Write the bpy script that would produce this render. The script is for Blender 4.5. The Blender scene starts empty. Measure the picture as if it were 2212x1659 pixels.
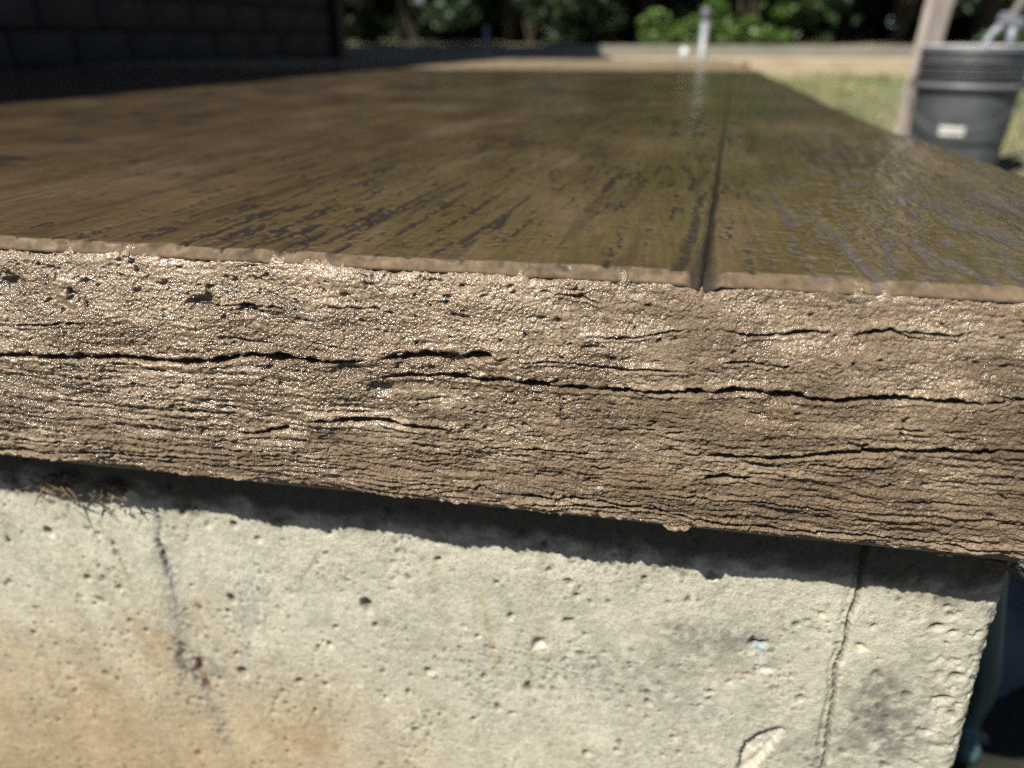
import bpy, math, random
import numpy as np
random.seed(7)
rng = np.random.default_rng(7)
S = bpy.context.scene
C = S.collection
R = math.radians

# ---------------------------------------------------------------- camera, sky, sun, exposure
cam_d = bpy.data.cameras.new('camera'); cam = bpy.data.objects.new('camera', cam_d); C.objects.link(cam)
S.camera = cam
cam.location = (0, -.2624, .42)
cam.rotation_euler = (R(90 - 25.13), 0, R(10.3))
cam_d.sensor_width = 9.8
cam_d.lens = 9.8 * 1598 / 2212
cam_d.clip_start = .01; cam_d.clip_end = 500
cam_d.dof.use_dof = True
cam_d.dof.focus_distance = .292
cam_d.dof.aperture_fstop = 1.6
cam_d.dof.aperture_blades = 0

SUN_H = (-.56, -.828); SUN_EL = R(51)
w = bpy.data.worlds.new('World'); S.world = w; w.use_nodes = True
nt = w.node_tree
bg = nt.nodes['Background']
sky = nt.nodes.new('ShaderNodeTexSky'); sky.sky_type = 'NISHITA'; sky.sun_disc = False
sky.sun_elevation = SUN_EL
sky.sun_rotation = math.atan2(SUN_H[0], SUN_H[1])
sky.air_density = .6; sky.dust_density = .4
nt.links.new(sky.outputs[0], bg.inputs[0]); bg.inputs[1].default_value = .05
sun_d = bpy.data.lights.new('sun', 'SUN'); sun = bpy.data.objects.new('sun', sun_d); C.objects.link(sun)
sun_d.energy = 5.0; sun_d.angle = R(.55); sun_d.color = (1, .955, .88)
from mathutils import Vector, Matrix
sd = Vector((SUN_H[0] * math.cos(SUN_EL), SUN_H[1] * math.cos(SUN_EL), math.sin(SUN_EL)))
sun.rotation_euler = sd.to_track_quat('Z', 'Y').to_euler()
S.view_settings.view_transform = 'Standard'; S.view_settings.look = 'None'
S.view_settings.exposure = .76; S.view_settings.gamma = 1
S.view_settings.use_curve_mapping = False
S.render.engine = 'CYCLES'
S.cycles.use_denoising = False
S.cycles.sample_clamp_indirect = 4
S.cycles.max_bounces = 6

# ---------------------------------------------------------------- noise in numpy
def _h(ix, iy, seed):
    n = (ix.astype(np.int64) * 374761393 + iy.astype(np.int64) * 668265263 + seed * 982451653) & 0xffffffff
    n = ((n ^ (n >> 13)) * 1274126177) & 0xffffffff
    n = (n ^ (n >> 16)) & 0xffffffff
    return n
def _r(ix, iy, seed): return _h(ix, iy, seed) / 4294967295.0
def pn(x, y, seed=0):
    ix = np.floor(x); iy = np.floor(y); fx = x - ix; fy = y - iy
    ix = ix.astype(np.int64); iy = iy.astype(np.int64)
    u = fx * fx * fx * (fx * (fx * 6 - 15) + 10); v = fy * fy * fy * (fy * (fy * 6 - 15) + 10)
    def g(a, b, dx, dy):
        t = _r(ix + a, iy + b, seed) * 2 * np.pi
        return np.cos(t) * dx + np.sin(t) * dy
    n0 = g(0, 0, fx, fy) * (1 - u) + g(1, 0, fx - 1, fy) * u
    n1 = g(0, 1, fx, fy - 1) * (1 - u) + g(1, 1, fx - 1, fy - 1) * u
    return (n0 * (1 - v) + n1 * v) * 1.45          # about -1 .. 1
def fbm(x, y, seed=0, o=4, gain=.5, lac=2.03):
    s = 0; a = 1; t = 0
    for i in range(o):
        s = s + a * pn(x, y, seed + i * 17); t += a; a *= gain; x = x * lac + 3.1; y = y * lac + 1.7
    return s / t * 1.35
def ridged(x, y, seed=0, o=3):
    s = 0; a = 1; t = 0
    for i in range(o):
        s = s + a * (1 - np.abs(pn(x, y, seed + i * 13)) * 1.6); t += a; a *= .5; x = x * 2.1; y = y * 2.1
    return s / t
def worley(x, y, seed=0):
    ix = np.floor(x).astype(np.int64); iy = np.floor(y).astype(np.int64)
    best = np.full(x.shape, 9.0); idv = np.zeros(x.shape)
    for a in (-1, 0, 1):
        for b in (-1, 0, 1):
            px = ix + a + _r(ix + a, iy + b, seed); py = iy + b + _r(ix + a, iy + b, seed + 5)
            d = (px - x) ** 2 + (py - y) ** 2
            m = d < best
            best = np.where(m, d, best); idv = np.where(m, _r(ix + a, iy + b, seed + 9), idv)
    return np.sqrt(best), idv
def sstep(a, b, x):
    t = np.clip((x - a) / (b - a), 0, 1); return t * t * (3 - 2 * t)
def seg_dist(X, Z, pts, rad):
    """distance to a polyline and position 0..1 along it; far points stay at rad*10"""
    D = np.full(X.shape, rad * 10.0); T = np.zeros(X.shape)
    pts = np.array(pts, float)
    L = np.r_[0, np.cumsum(np.hypot(*(pts[1:] - pts[:-1]).T))]
    lo = pts.min(0) - rad; hi = pts.max(0) + rad
    m = (X > lo[0]) & (X < hi[0]) & (Z > lo[1]) & (Z < hi[1])
    if not m.any(): return m, D[m], T[m]
    x = X[m]; z = Z[m]; d = np.full(x.shape, rad * 10.0); tt = np.zeros(x.shape)
    for i in range(len(pts) - 1):
        a = pts[i]; b = pts[i + 1]; ab = b - a
        t = np.clip(((x - a[0]) * ab[0] + (z - a[1]) * ab[1]) / max(ab @ ab, 1e-12), 0, 1)
        dd = np.hypot(x - a[0] - t * ab[0], z - a[1] - t * ab[1])
        k = dd < d
        d = np.where(k, dd, d); tt = np.where(k, (L[i] + t * (L[i + 1] - L[i])) / L[-1], tt)
    return m, d, tt

# ---------------------------------------------------------------- mesh helpers
def grid_mesh(name, P, mat, cols=None, flip=False, smooth=True, extra=None):
    n, m = P.shape[:2]
    me = bpy.data.meshes.new(name)
    me.vertices.add(n * m); me.vertices.foreach_set('co', P.reshape(-1).astype(np.float32))
    i = np.arange(n - 1)[:, None] * m + np.arange(m - 1)[None, :]
    q = np.stack([i, i + 1, i + m + 1, i + m], -1).reshape(-1, 4)
    if flip: q = q[:, ::-1]
    me.loops.add(q.size); me.loops.foreach_set('vertex_index', q.reshape(-1).astype(np.int32))
    me.polygons.add(len(q)); me.polygons.foreach_set('loop_start', (np.arange(len(q)) * 4).astype(np.int32))
    me.polygons.foreach_set('use_smooth', np.full(len(q), smooth))
    me.update(calc_edges=True)
    if cols is not None:
        a = me.color_attributes.new('tint', 'FLOAT_COLOR', 'POINT')
        c = np.ones((n * m, 4), np.float32); c[:, :3] = cols.reshape(-1, 3); a.data.foreach_set('color', c.reshape(-1))
    for k, v in (extra or {}).items():
        a = me.attributes.new(k, 'FLOAT', 'POINT'); a.data.foreach_set('value', v.reshape(-1).astype(np.float32))
    me.materials.append(mat)
    o = bpy.data.objects.new(name, me); C.objects.link(o)
    return o
def mesh_obj(name, V, F, mat, parent=None, smooth=False):
    me = bpy.data.meshes.new(name); me.from_pydata([tuple(v) for v in V], [], F)
    if smooth: me.polygons.foreach_set('use_smooth', [True] * len(me.polygons))
    me.update(); me.materials.append(mat)
    o = bpy.data.objects.new(name, me); C.objects.link(o)
    if parent: o.parent = parent
    return o
def thing(name, label, cat, loc=(0, 0, 0), rotz=0, group=None):
    o = bpy.data.objects.new(name, None); C.objects.link(o); o.location = loc; o.rotation_euler = (0, 0, rotz)
    o.empty_display_size = .05
    o['label'] = label; o['category'] = cat
    if group: o['group'] = group
    return o
def tag(o, label, cat, group=None):
    o['label'] = label; o['category'] = cat
    if group: o['group'] = group
    return o
def box_vf(x0, x1, y0, y1, z0, z1, jit=0, bev=0):
    """a box with chamfered long edges (24 verts) when bev > 0"""
    if not bev:
        V = [(x, y, z) for z in (z0, z1) for y in (y0, y1) for x in (x0, x1)]
        F = [(0, 2, 3, 1), (4, 5, 7, 6), (0, 1, 5, 4), (2, 6, 7, 3), (0, 4, 6, 2), (1, 3, 7, 5)]
    else:
        b = bev; V = []; F = []
        V = [(x, y, z) for (x, y, z) in
             [(x0 + b, y0 + b, z0), (x1 - b, y0 + b, z0), (x1 - b, y1 - b, z0), (x0 + b, y1 - b, z0),
              (x0, y0, z0 + b), (x1, y0, z0 + b), (x1, y1, z0 + b), (x0, y1, z0 + b),
              (x0, y0, z1 - b), (x1, y0, z1 - b), (x1, y1, z1 - b), (x0, y1, z1 - b),
              (x0 + b, y0 + b, z1), (x1 - b, y0 + b, z1), (x1 - b, y1 - b, z1), (x0 + b, y1 - b, z1)]]
        F = [(3, 2, 1, 0), (12, 13, 14, 15)]
        for k in range(3):
            for j in range(4):
                a = k * 4 + j; c = k * 4 + (j + 1) % 4
                F.append((a, c, c + 4, a + 4))
    if jit:
        V = [(x + random.uniform(-jit, jit), y + random.uniform(-jit, jit), z + random.uniform(-jit, jit)) for x, y, z in V]
    return V, F
def tube(path, rads, n=12, caps=True):
    V = []; F = []
    path = [Vector(p) for p in path]
    if not hasattr(rads, '__len__'): rads = [rads] * len(path)
    up = Vector((0, 0, 1))
    pd = None; a = None
    for i, p in enumerate(path):
        d = (path[min(i + 1, len(path) - 1)] - path[max(i - 1, 0)]).normalized()
        if a is None:
            a = d.orthogonal().normalized()
        else:
            a = (a - d * a.dot(d)).normalized()
        b = d.cross(a)
        for k in range(n):
            t = 2 * math.pi * k / n
            V.append(p + (a * math.cos(t) + b * math.sin(t)) * rads[i])
    for i in range(len(path) - 1):
        for k in range(n):
            F.append((i * n + k, i * n + (k + 1) % n, (i + 1) * n + (k + 1) % n, (i + 1) * n + k))
    if caps:
        F.append(tuple(range(n))[::-1]); F.append(tuple((len(path) - 1) * n + k for k in range(n)))
    return V, F
def lathe(prof, n=48, closed=False):
    V = []; F = []
    for r, z in prof:
        for k in range(n):
            t = 2 * math.pi * k / n; V.append((r * math.cos(t), r * math.sin(t), z))
    m = len(prof)
    for i in range(m - 1 + (1 if closed else 0)):
        j = (i + 1) % m
        for k in range(n):
            F.append((i * n + k, i * n + (k + 1) % n, j * n + (k + 1) % n, j * n + k))
    return V, F

# ---------------------------------------------------------------- materials
def mat(name):
    m = bpy.data.materials.new(name); m.use_nodes = True
    return m, m.node_tree, m.node_tree.nodes['Principled BSDF']
def add(nt, t, **kw):
    n = nt.nodes.new(t)
    for k, v in kw.items():
        if k in n.inputs.keys() if hasattr(n.inputs, 'keys') else False: n.inputs[k].default_value = v
        else: setattr(n, k, v)
    return n
def noise(nt, scale, detail=4, rough=.55, vec=None):
    n = nt.nodes.new('ShaderNodeTexNoise'); n.inputs['Scale'].default_value = scale
    n.inputs['Detail'].default_value = detail; n.inputs['Roughness'].default_value = rough
    if vec is None:
        tc = nt.nodes.new('ShaderNodeTexCoord'); vec = tc.outputs['Object']
    nt.links.new(vec, n.inputs['Vector'])
    return n
def maprange(nt, src, a, b, c, d):
    n = nt.nodes.new('ShaderNodeMapRange')
    for k, v in zip(('From Min', 'From Max', 'To Min', 'To Max'), (a, b, c, d)): n.inputs[k].default_value = v
    nt.links.new(src, n.inputs['Value']); return n.outputs[0]
def math_n(nt, op, a, b):
    n = nt.nodes.new('ShaderNodeMath'); n.operation = op
    for i, v in enumerate((a, b)):
        if isinstance(v, (int, float)): n.inputs[i].default_value = v
        else: nt.links.new(v, n.inputs[i])
    return n.outputs[0]
def ramp(nt, src, stops):
    n = nt.nodes.new('ShaderNodeValToRGB'); e = n.color_ramp.elements
    e[0].position = stops[0][0]; e[0].color = (*stops[0][1], 1)
    e[1].position = stops[-1][0]; e[1].color = (*stops[-1][1], 1)
    for p, c in stops[1:-1]:
        k = e.new(p); k.color = (*c, 1)
    nt.links.new(src, n.inputs[0]); return n.outputs[0]
def mulcol(nt, a, b, fac=1.0, mode='MULTIPLY'):
    n = nt.nodes.new('ShaderNodeMix'); n.data_type = 'RGBA'; n.blend_type = mode
    n.inputs[0].default_value = fac
    for i, v in ((6, a), (7, b)):
        if isinstance(v, tuple): n.inputs[i].default_value = (*v, 1)
        else: nt.links.new(v, n.inputs[i])
    return n.outputs[2]
def bump(nt, bs, srcs, dist):
    """chain of bumps: srcs = [(socket, distance_m)]"""
    prev = None
    for s, d in srcs:
        b = nt.nodes.new('ShaderNodeBump'); b.inputs['Strength'].default_value = 1; b.inputs['Distance'].default_value = d
        nt.links.new(s, b.inputs['Height'])
        if prev: nt.links.new(prev, b.inputs['Normal'])
        prev = b.outputs[0]
    nt.links.new(prev, bs.inputs['Normal'])
    if dist: nt.links.new(prev, bs.inputs['Coat Normal'])
    return prev
def attr(nt, name):
    n = nt.nodes.new('ShaderNodeAttribute'); n.attribute_name = name; return n
def simple(name, c1, c2, scale, rough=.7, bd=0, metal=0, detail=5):
    m, nt, bs = mat(name)
    n = noise(nt, scale, detail)
    nt.links.new(ramp(nt, n.outputs[0], [(.3, c1), (.7, c2)]), bs.inputs['Base Color'])
    bs.inputs['Roughness'].default_value = rough; bs.inputs['Metallic'].default_value = metal
    if bd: bump(nt, bs, [(n.outputs[0], bd)], False)
    return m

# rough crust of the edge: tint and wet come from the mesh
m_crust, nt, bs = mat('rough_concrete_edge')
ta = attr(nt, 'tint'); wet = attr(nt, 'wet')
n1 = noise(nt, 900, 3, .6); n2 = noise(nt, 2600, 2, .6); n3 = noise(nt, 260, 4, .6)
c = mulcol(nt, ta.outputs['Color'], ramp(nt, n1.outputs[0], [(.25, (.66, .62, .58)), (.5, (.98, .98, .98)), (.75, (1.32, 1.3, 1.26))]))
c = mulcol(nt, c, ramp(nt, n3.outputs[0], [(.3, (.86, .85, .83)), (.7, (1.12, 1.12, 1.12))]))
nt.links.new(c, bs.inputs['Base Color'])
nt.links.new(maprange(nt, wet.outputs['Fac'], 0, 1.3, .7, .33), bs.inputs['Roughness'])
nt.links.new(maprange(nt, wet.outputs['Fac'], .15, .7, .0, 1), bs.inputs['Coat Weight'])
bs.inputs['Coat Roughness'].default_value = .15; bs.inputs['Coat IOR'].default_value = 1.6
def grains(sc, seedv):
    vo = nt.nodes.new('ShaderNodeTexVoronoi'); vo.feature = 'SMOOTH_F1'; vo.inputs['Scale'].default_value = sc; vo.inputs['Smoothness'].default_value = .25
    tcx = nt.nodes.new('ShaderNodeTexCoord'); va = nt.nodes.new('ShaderNodeVectorMath'); va.operation = 'ADD'
    nn = noise(nt, sc * .8, 2, .5); vs = nt.nodes.new('ShaderNodeVectorMath'); vs.operation = 'SCALE'; vs.inputs[3].default_value = .7 / sc
    nt.links.new(nn.outputs['Color'], vs.inputs[0]); nt.links.new(tcx.outputs['Object'], va.inputs[0]); nt.links.new(vs.outputs[0], va.inputs[1])
    nt.links.new(va.outputs[0], vo.inputs['Vector'])
    return math_n(nt, 'MULTIPLY', math_n(nt, 'POWER', vo.outputs['Distance'], 1.6), -1.0)
gr1 = grains(960, 0); gr2 = grains(1700, 1)
sm = attr(nt, 'grain')
tcs = nt.nodes.new('ShaderNodeTexCoord'); mps = nt.nodes.new('ShaderNodeMapping'); mps.inputs['Scale'].default_value = (.4, 1, 1); nt.links.new(tcs.outputs['Object'], mps.inputs['Vector'])
n4 = noise(nt, 520, 7, .72, mps.outputs[0])
dry = maprange(nt, wet.outputs['Fac'], .25, .75, 1, .12)
bump(nt, bs, [(math_n(nt, 'MULTIPLY', n4.outputs[0], maprange(nt, wet.outputs['Fac'], .25, .75, 1, .4)), .0011), (math_n(nt, 'MULTIPLY', gr1, maprange(nt, sm.outputs['Fac'], 0, 1, .3, 1.0)), .00085), (math_n(nt, 'MULTIPLY', gr2, dry), .0004), (math_n(nt, 'MULTIPLY', n2.outputs[0], dry), .00025)], True)

# sealed, stained top of the slab
m_top, nt, bs = mat('stained_sealed_concrete')
ta = attr(nt, 'tint'); gl = attr(nt, 'gloss')
tc = nt.nodes.new('ShaderNodeTexCoord')
mp = nt.nodes.new('ShaderNodeMapping'); mp.inputs['Scale'].default_value = (1, .12, 1); mp.inputs['Rotation'].default_value = (0, 0, R(5))
nt.links.new(tc.outputs['Object'], mp.inputs['Vector'])
g1 = noise(nt, 420, 5, .65, mp.outputs[0])
mp2 = nt.nodes.new('ShaderNodeMapping'); mp2.inputs['Scale'].default_value = (.25, 1, 1)
nt.links.new(tc.outputs['Object'], mp2.inputs['Vector'])
g2 = noise(nt, 230, 5, .6, mp2.outputs[0]); g3 = noise(nt, 1500, 2, .5)
c = mulcol(nt, ta.outputs['Color'], ramp(nt, g1.outputs[0], [(.3, (.78, .77, .75)), (.7, (1.22, 1.22, 1.22))]))
nt.links.new(maprange(nt, gl.outputs['Fac'], 0, .4, .15, .5), bs.inputs['Specular IOR Level'])
nt.links.new(c, bs.inputs['Base Color'])
nt.links.new(maprange(nt, gl.outputs['Fac'], 0, .8, .9, .3), bs.inputs['Roughness'])
nt.links.new(maprange(nt, gl.outputs['Fac'], .06, .9, .0, 1), bs.inputs['Coat Weight'])
nt.links.new(maprange(nt, noise(nt, 14, 4, .6).outputs[0], .35, .65, .06, .22), bs.inputs['Coat Roughness'])
bump(nt, bs, [(g2.outputs[0], .00016), (g1.outputs[0], .00009), (g3.outputs[0], .00004)], True)

# cast concrete of the wall below
m_wall, nt, bs = mat('cast_concrete')
ta = attr(nt, 'tint')
n1 = noise(nt, 1100, 3, .6); n2 = noise(nt, 240, 5, .65); n3 = noise(nt, 45, 5, .6)
c = mulcol(nt, ta.outputs['Color'], ramp(nt, n1.outputs[0], [(.3, (.78, .77, .74)), (.7, (1.18, 1.18, 1.17))]))
c = mulcol(nt, c, ramp(nt, n2.outputs[0], [(.3, (.85, .85, .84)), (.55, (1.02, 1.02, 1.02)), (.75, (1.08, 1.07, 1.05))]))
nt.links.new(c, bs.inputs['Base Color']); bs.inputs['Roughness'].default_value = .78
bump(nt, bs, [(n2.outputs[0], .0007), (n1.outputs[0], .0004)], False)

m_lip = simple('smooth_form_lip', (.10, .085, .06), (.18, .16, .12), 120, .45, .0002)
m_under = simple('slab_underside', (.12, .10, .075), (.2, .18, .14), 60, .8)
m_fibre = simple('wood_fibre', (.06, .042, .022), (.19, .13, .07), 300, .8)
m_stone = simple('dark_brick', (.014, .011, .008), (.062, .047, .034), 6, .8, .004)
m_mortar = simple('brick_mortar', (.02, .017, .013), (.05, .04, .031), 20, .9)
m_black = simple('black_downspout', (.006, .007, .009), (.01, .011, .014), 20, .4)
m_roof = simple('roof_shingle', (.04, .04, .042), (.07, .068, .066), 30, .9)
m_bucket = simple('black_bucket_plastic', (.035, .04, .044), (.085, .092, .097), 9, .5)
m_label = simple('white_label', (.5, .49, .45), (.7, .68, .63), 30, .5)
m_wire = simple('dull_steel_wire', (.06, .06, .065), (.10, .10, .105), 60, .5, 0, .2)
m_metal = simple('grey_tool_metal', (.16, .17, .2), (.26, .27, .3), 40, .55, 0, .3)
m_chrome = simple('glint_metal', (.5, .5, .5), (.6, .6, .6), 40, .35, 0, 1)
m_pale = simple('pale_wood_shaft', (.45, .42, .4), (.6, .57, .54), 60, .5)
m_pvc = simple('white_pipe_plastic', (.19, .2, .21), (.27, .28, .29), 10, .35)
m_cap = simple('grey_pipe_cap', (.16, .16, .2), (.22, .22, .26), 10, .5)
m_white = simple('white_plastic', (.72, .74, .74), (.85, .86, .86), 10, .4)
m_hose = simple('teal_hose_rubber', (.035, .075, .075), (.055, .105, .10), 60, .4)
m_sheet = simple('slate_blue_sheet', (.05, .056, .062), (.09, .10, .108), 12, .6, .003)
m_gravel = simple('gravel_stone', (.10, .095, .09), (.22, .2, .18), 40, .85)
m_bark = simple('bark', (.04, .03, .02), (.09, .07, .05), 14, .9, .02)
def leafmat(name, a, b):
    m, nt, bs = mat(name)
    n = noise(nt, 1.6, 3); oi = nt.nodes.new('ShaderNodeNewGeometry')
    c = ramp(nt, oi.outputs['Random Per Island'], [(0, a), (1, b)])
    c = mulcol(nt, c, ramp(nt, n.outputs[0], [(.35, (.7, .75, .7)), (.65, (1.2, 1.15, 1.1))]))
    nt.links.new(c, bs.inputs['Base Color']); bs.inputs['Roughness'].default_value = .55
    return m
m_leaf_d = leafmat('dark_leaf', (.008, .020, .006), (.02, .045, .011))  # low leaf colour stands in for the shade inside the woods
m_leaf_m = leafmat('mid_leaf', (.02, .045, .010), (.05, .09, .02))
m_leaf_b = leafmat('bright_leaf', (.045, .095, .014), (.09, .15, .026))  # lighter leaf colour stands in for sun on the front bushes
m_weed = leafmat('grey_green_leaf', (.10, .16, .10), (.22, .3, .2))

def wood(name, c1, c2, c3, ax=(1, 12, 12), sc=14):
    m, nt, bs = mat(name)
    tc = nt.nodes.new('ShaderNodeTexCoord'); mp = nt.nodes.new('ShaderNodeMapping'); mp.inputs['Scale'].default_value = ax
    nt.links.new(tc.outputs['Object'], mp.inputs['Vector'])
    n = noise(nt, sc, 6, .6, mp.outputs[0])
    nt.links.new(ramp(nt, n.outputs[0], [(.3, c1), (.5, c2), (.72, c3)]), bs.inputs['Base Color'])
    bs.inputs['Roughness'].default_value = .8; bump(nt, bs, [(n.outputs[0], .002)], False)
    return m
m_timber = wood('tan_timber', (.24, .18, .115), (.38, .30, .20), (.46, .385, .275), (.4, 6, 6), 8)
m_grey_board = wood('weathered_grey_board', (.13, .115, .09), (.21, .19, .155), (.27, .25, .21), (.4, 6, 6), 8)
m_post = wood('weathered_board', (.16, .125, .105), (.3, .25, .22), (.5, .45, .41), (14, 14, .5), 6)

# ---------------------------------------------------------------- ground
def gz(x, y):
    return np.interp(y, [-3, -1, .3, 2.4, 5.0, 9, 12, 60], [-.18, -.17, -.15, .014, .19, .27, .33, .42])
m_ground, nt, bs = mat('dry_lawn')
n1 = noise(nt, 2.2, 5, .6); n2 = noise(nt, 14, 6, .7); n3 = noise(nt, 90, 4, .7)
c = ramp(nt, n1.outputs[0], [(.36, (.12, .135, .06)), (.48, (.21, .2, .12)), (.6, (.27, .235, .155)), (.72, (.33, .245, .175))])
c = mulcol(nt, c, ramp(nt, n2.outputs[0], [(.3, (.6, .66, .5)), (.7, (1.25, 1.2, 1.15))]))
ta = attr(nt, 'tint')
c = mulcol(nt, c, ta.outputs['Color'])
nt.links.new(c, bs.inputs['Base Color']); bs.inputs['Roughness'].default_value = .95
bump(nt, bs, [(n3.outputs[0], .02)], False)
gx = np.r_[np.linspace(-60, -4, 12), np.linspace(-3.8, 5, 150), np.linspace(6, 60, 12)]
gy = np.r_[np.linspace(-20, -1.5, 8), np.linspace(-1.4, 9, 180), np.linspace(10, 60, 20)]
GX, GY = np.meshgrid(gx, gy)
GZ = gz(GX, GY) + .012 * fbm(GX * 2.5, GY * 2.5, 3) * (np.abs(GX) < 6)
col = np.ones(GX.shape + (3,))
dm = np.exp(-(((GX - .93) / .30) ** 2 + ((GY - 4.75) / .55) ** 2) ** 2)[..., None]
col = col * (1 - dm) + dm * np.array([1.5, 1.05, 1.1])
gm = sstep(3.7, 4.9, GY)[..., None] * (GY < 8)[..., None]
col = col * (1 - .45 * gm) + .45 * gm * np.array([.75, 1.25, .5])
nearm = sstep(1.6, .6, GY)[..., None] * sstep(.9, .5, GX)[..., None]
col = col * (1 - nearm) + nearm * np.array([.16, .14, .14])  # ground near the wall darkened to cut bounce light under the slab
ground = grid_mesh('ground', np.stack([GX, GY, GZ], -1), m_ground, col); ground['kind'] = 'structure'

# ---------------------------------------------------------------- slab
T = .3435; BOT = .2385
def xj(y): return .0215 + .09 * y                    # the tooled joint
_yk = [-.2, 0, .26, .43, .57, .92, 1.85, 2.76, 3.2]; _xk = [.236, .234, .228, .221, .211, .224, .250, .238, .238]
def xe(y): return np.interp(y, _yk, _xk) + .002 * pn(y * 9, y * 0 + .5, 4)
def xl(y): return -1.955 + .105 * y
YB = 2.76
slab = thing('concrete_slab', 'stained wet concrete slab with wood-grain top and crusty broken front edge', 'slab')

FACE = dict(
A=[(-.297,.2921),(-.2823,.2925),(-.2511,.2944),(-.212,.2966),(-.1791,.2969),(-.155,.3015),(-.1385,.3017),(-.1263,.3014),(-.1062,.3035)],
A2=[(-.0982,.3047),(-.0807,.3074),(-.0655,.3079),(-.0617,.3088),(-.0543,.3094)],
B=[(-.1008,.2967),(-.0869,.2989),(-.0676,.2994),(-.0395,.2992),(-.0285,.2981),(-.0069,.2991),(.0124,.2994),(.0261,.3007),(.0428,.3025),(.0561,.3021),(.0726,.3012),(.0819,.3028),(.0975,.3038),(.1129,.3043),(.1233,.3052),(.1335,.3065)],
C=[(-.1316,.2741),(-.1168,.2754),(-.1023,.277),(-.0882,.2755),(-.0703,.2761)],
D=[(.0219,.2734),(.036,.2743),(.0599,.2768),(.0763,.2801),(.0923,.2823),(.1173,.2852),(.1473,.2889),(.19,.29)],
E=[(.0368,.3228),(.0512,.3242),(.0666,.3263)],E2=[(.0747,.3252),(.0789,.3262),(.0862,.3274)],E3=[(.0896,.327),(.1104,.3276)],
F=[(-.0185,.319),(-.0047,.3192),(.0088,.322),(.017,.3236)],F2=[(-.0433,.3072),(-.0252,.308),(-.0057,.3078),(.0185,.3081)],
G=[(-.1675,.264),(-.1541,.2658),(-.1427,.2696)],H=[(-.2609,.2443),(-.2285,.2469),(-.1881,.2494),(-.1634,.2484),(-.1453,.2503)],
I=[(.0266,.2626),(.0371,.2649),(.0476,.2662)],
J=[(-.063,.2476),(-.0193,.248),(.0095,.2469),(.0396,.2433),(.0651,.2424),(.0998,.2447),(.1339,.243),(.1545,.2454)],
K=[(-.0606,.2683),(-.0296,.271),(-.0108,.2707)],L=[(.0672,.274),(.0855,.2749),(.097,.2752)],M=[(-.2631,.3082),(-.2306,.3107)],
N=[(-.1787,.3208),(-.16,.3219),(-.1398,.3222)],O=[(-.0312,.3334),(-.0208,.3331),(-.0139,.3309)],
P=[(-.2357,.3245),(-.2301,.3207),(-.2259,.3158)],Q=[(-.028,.2986),(-.0272,.2905),(-.0266,.2823)],
R_=[(-.0429,.2429),(-.0192,.2446),(.0039,.245)],S_=[(-.2973,.2482),(-.2666,.25),(-.232,.2522)],
T_=[(-.1194,.2483),(-.0898,.2469),(-.0489,.2492)],U=[(.0315,.3129),(.0544,.3132)],V=[(.0964,.2616),(.1292,.2624)],
W_=[(.0144,.2553),(.0365,.2546),(.0631,.2555),(.0809,.2533)])
BIG = {'A': (.0011, .008), 'A2': (.0013, .006), 'B': (.0008, .006), 'C': (.001, .006), 'D': (.0008, .005), 'J': (.0006, .003), 'E': (.0006, .003),
       'E2': (.0008, .004), 'G': (.0009, .004), 'Q': (.0003, .0012), 'P': (.0015, .003), 'I': (.0009, .004), 'H': (.0006, .003)}

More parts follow.
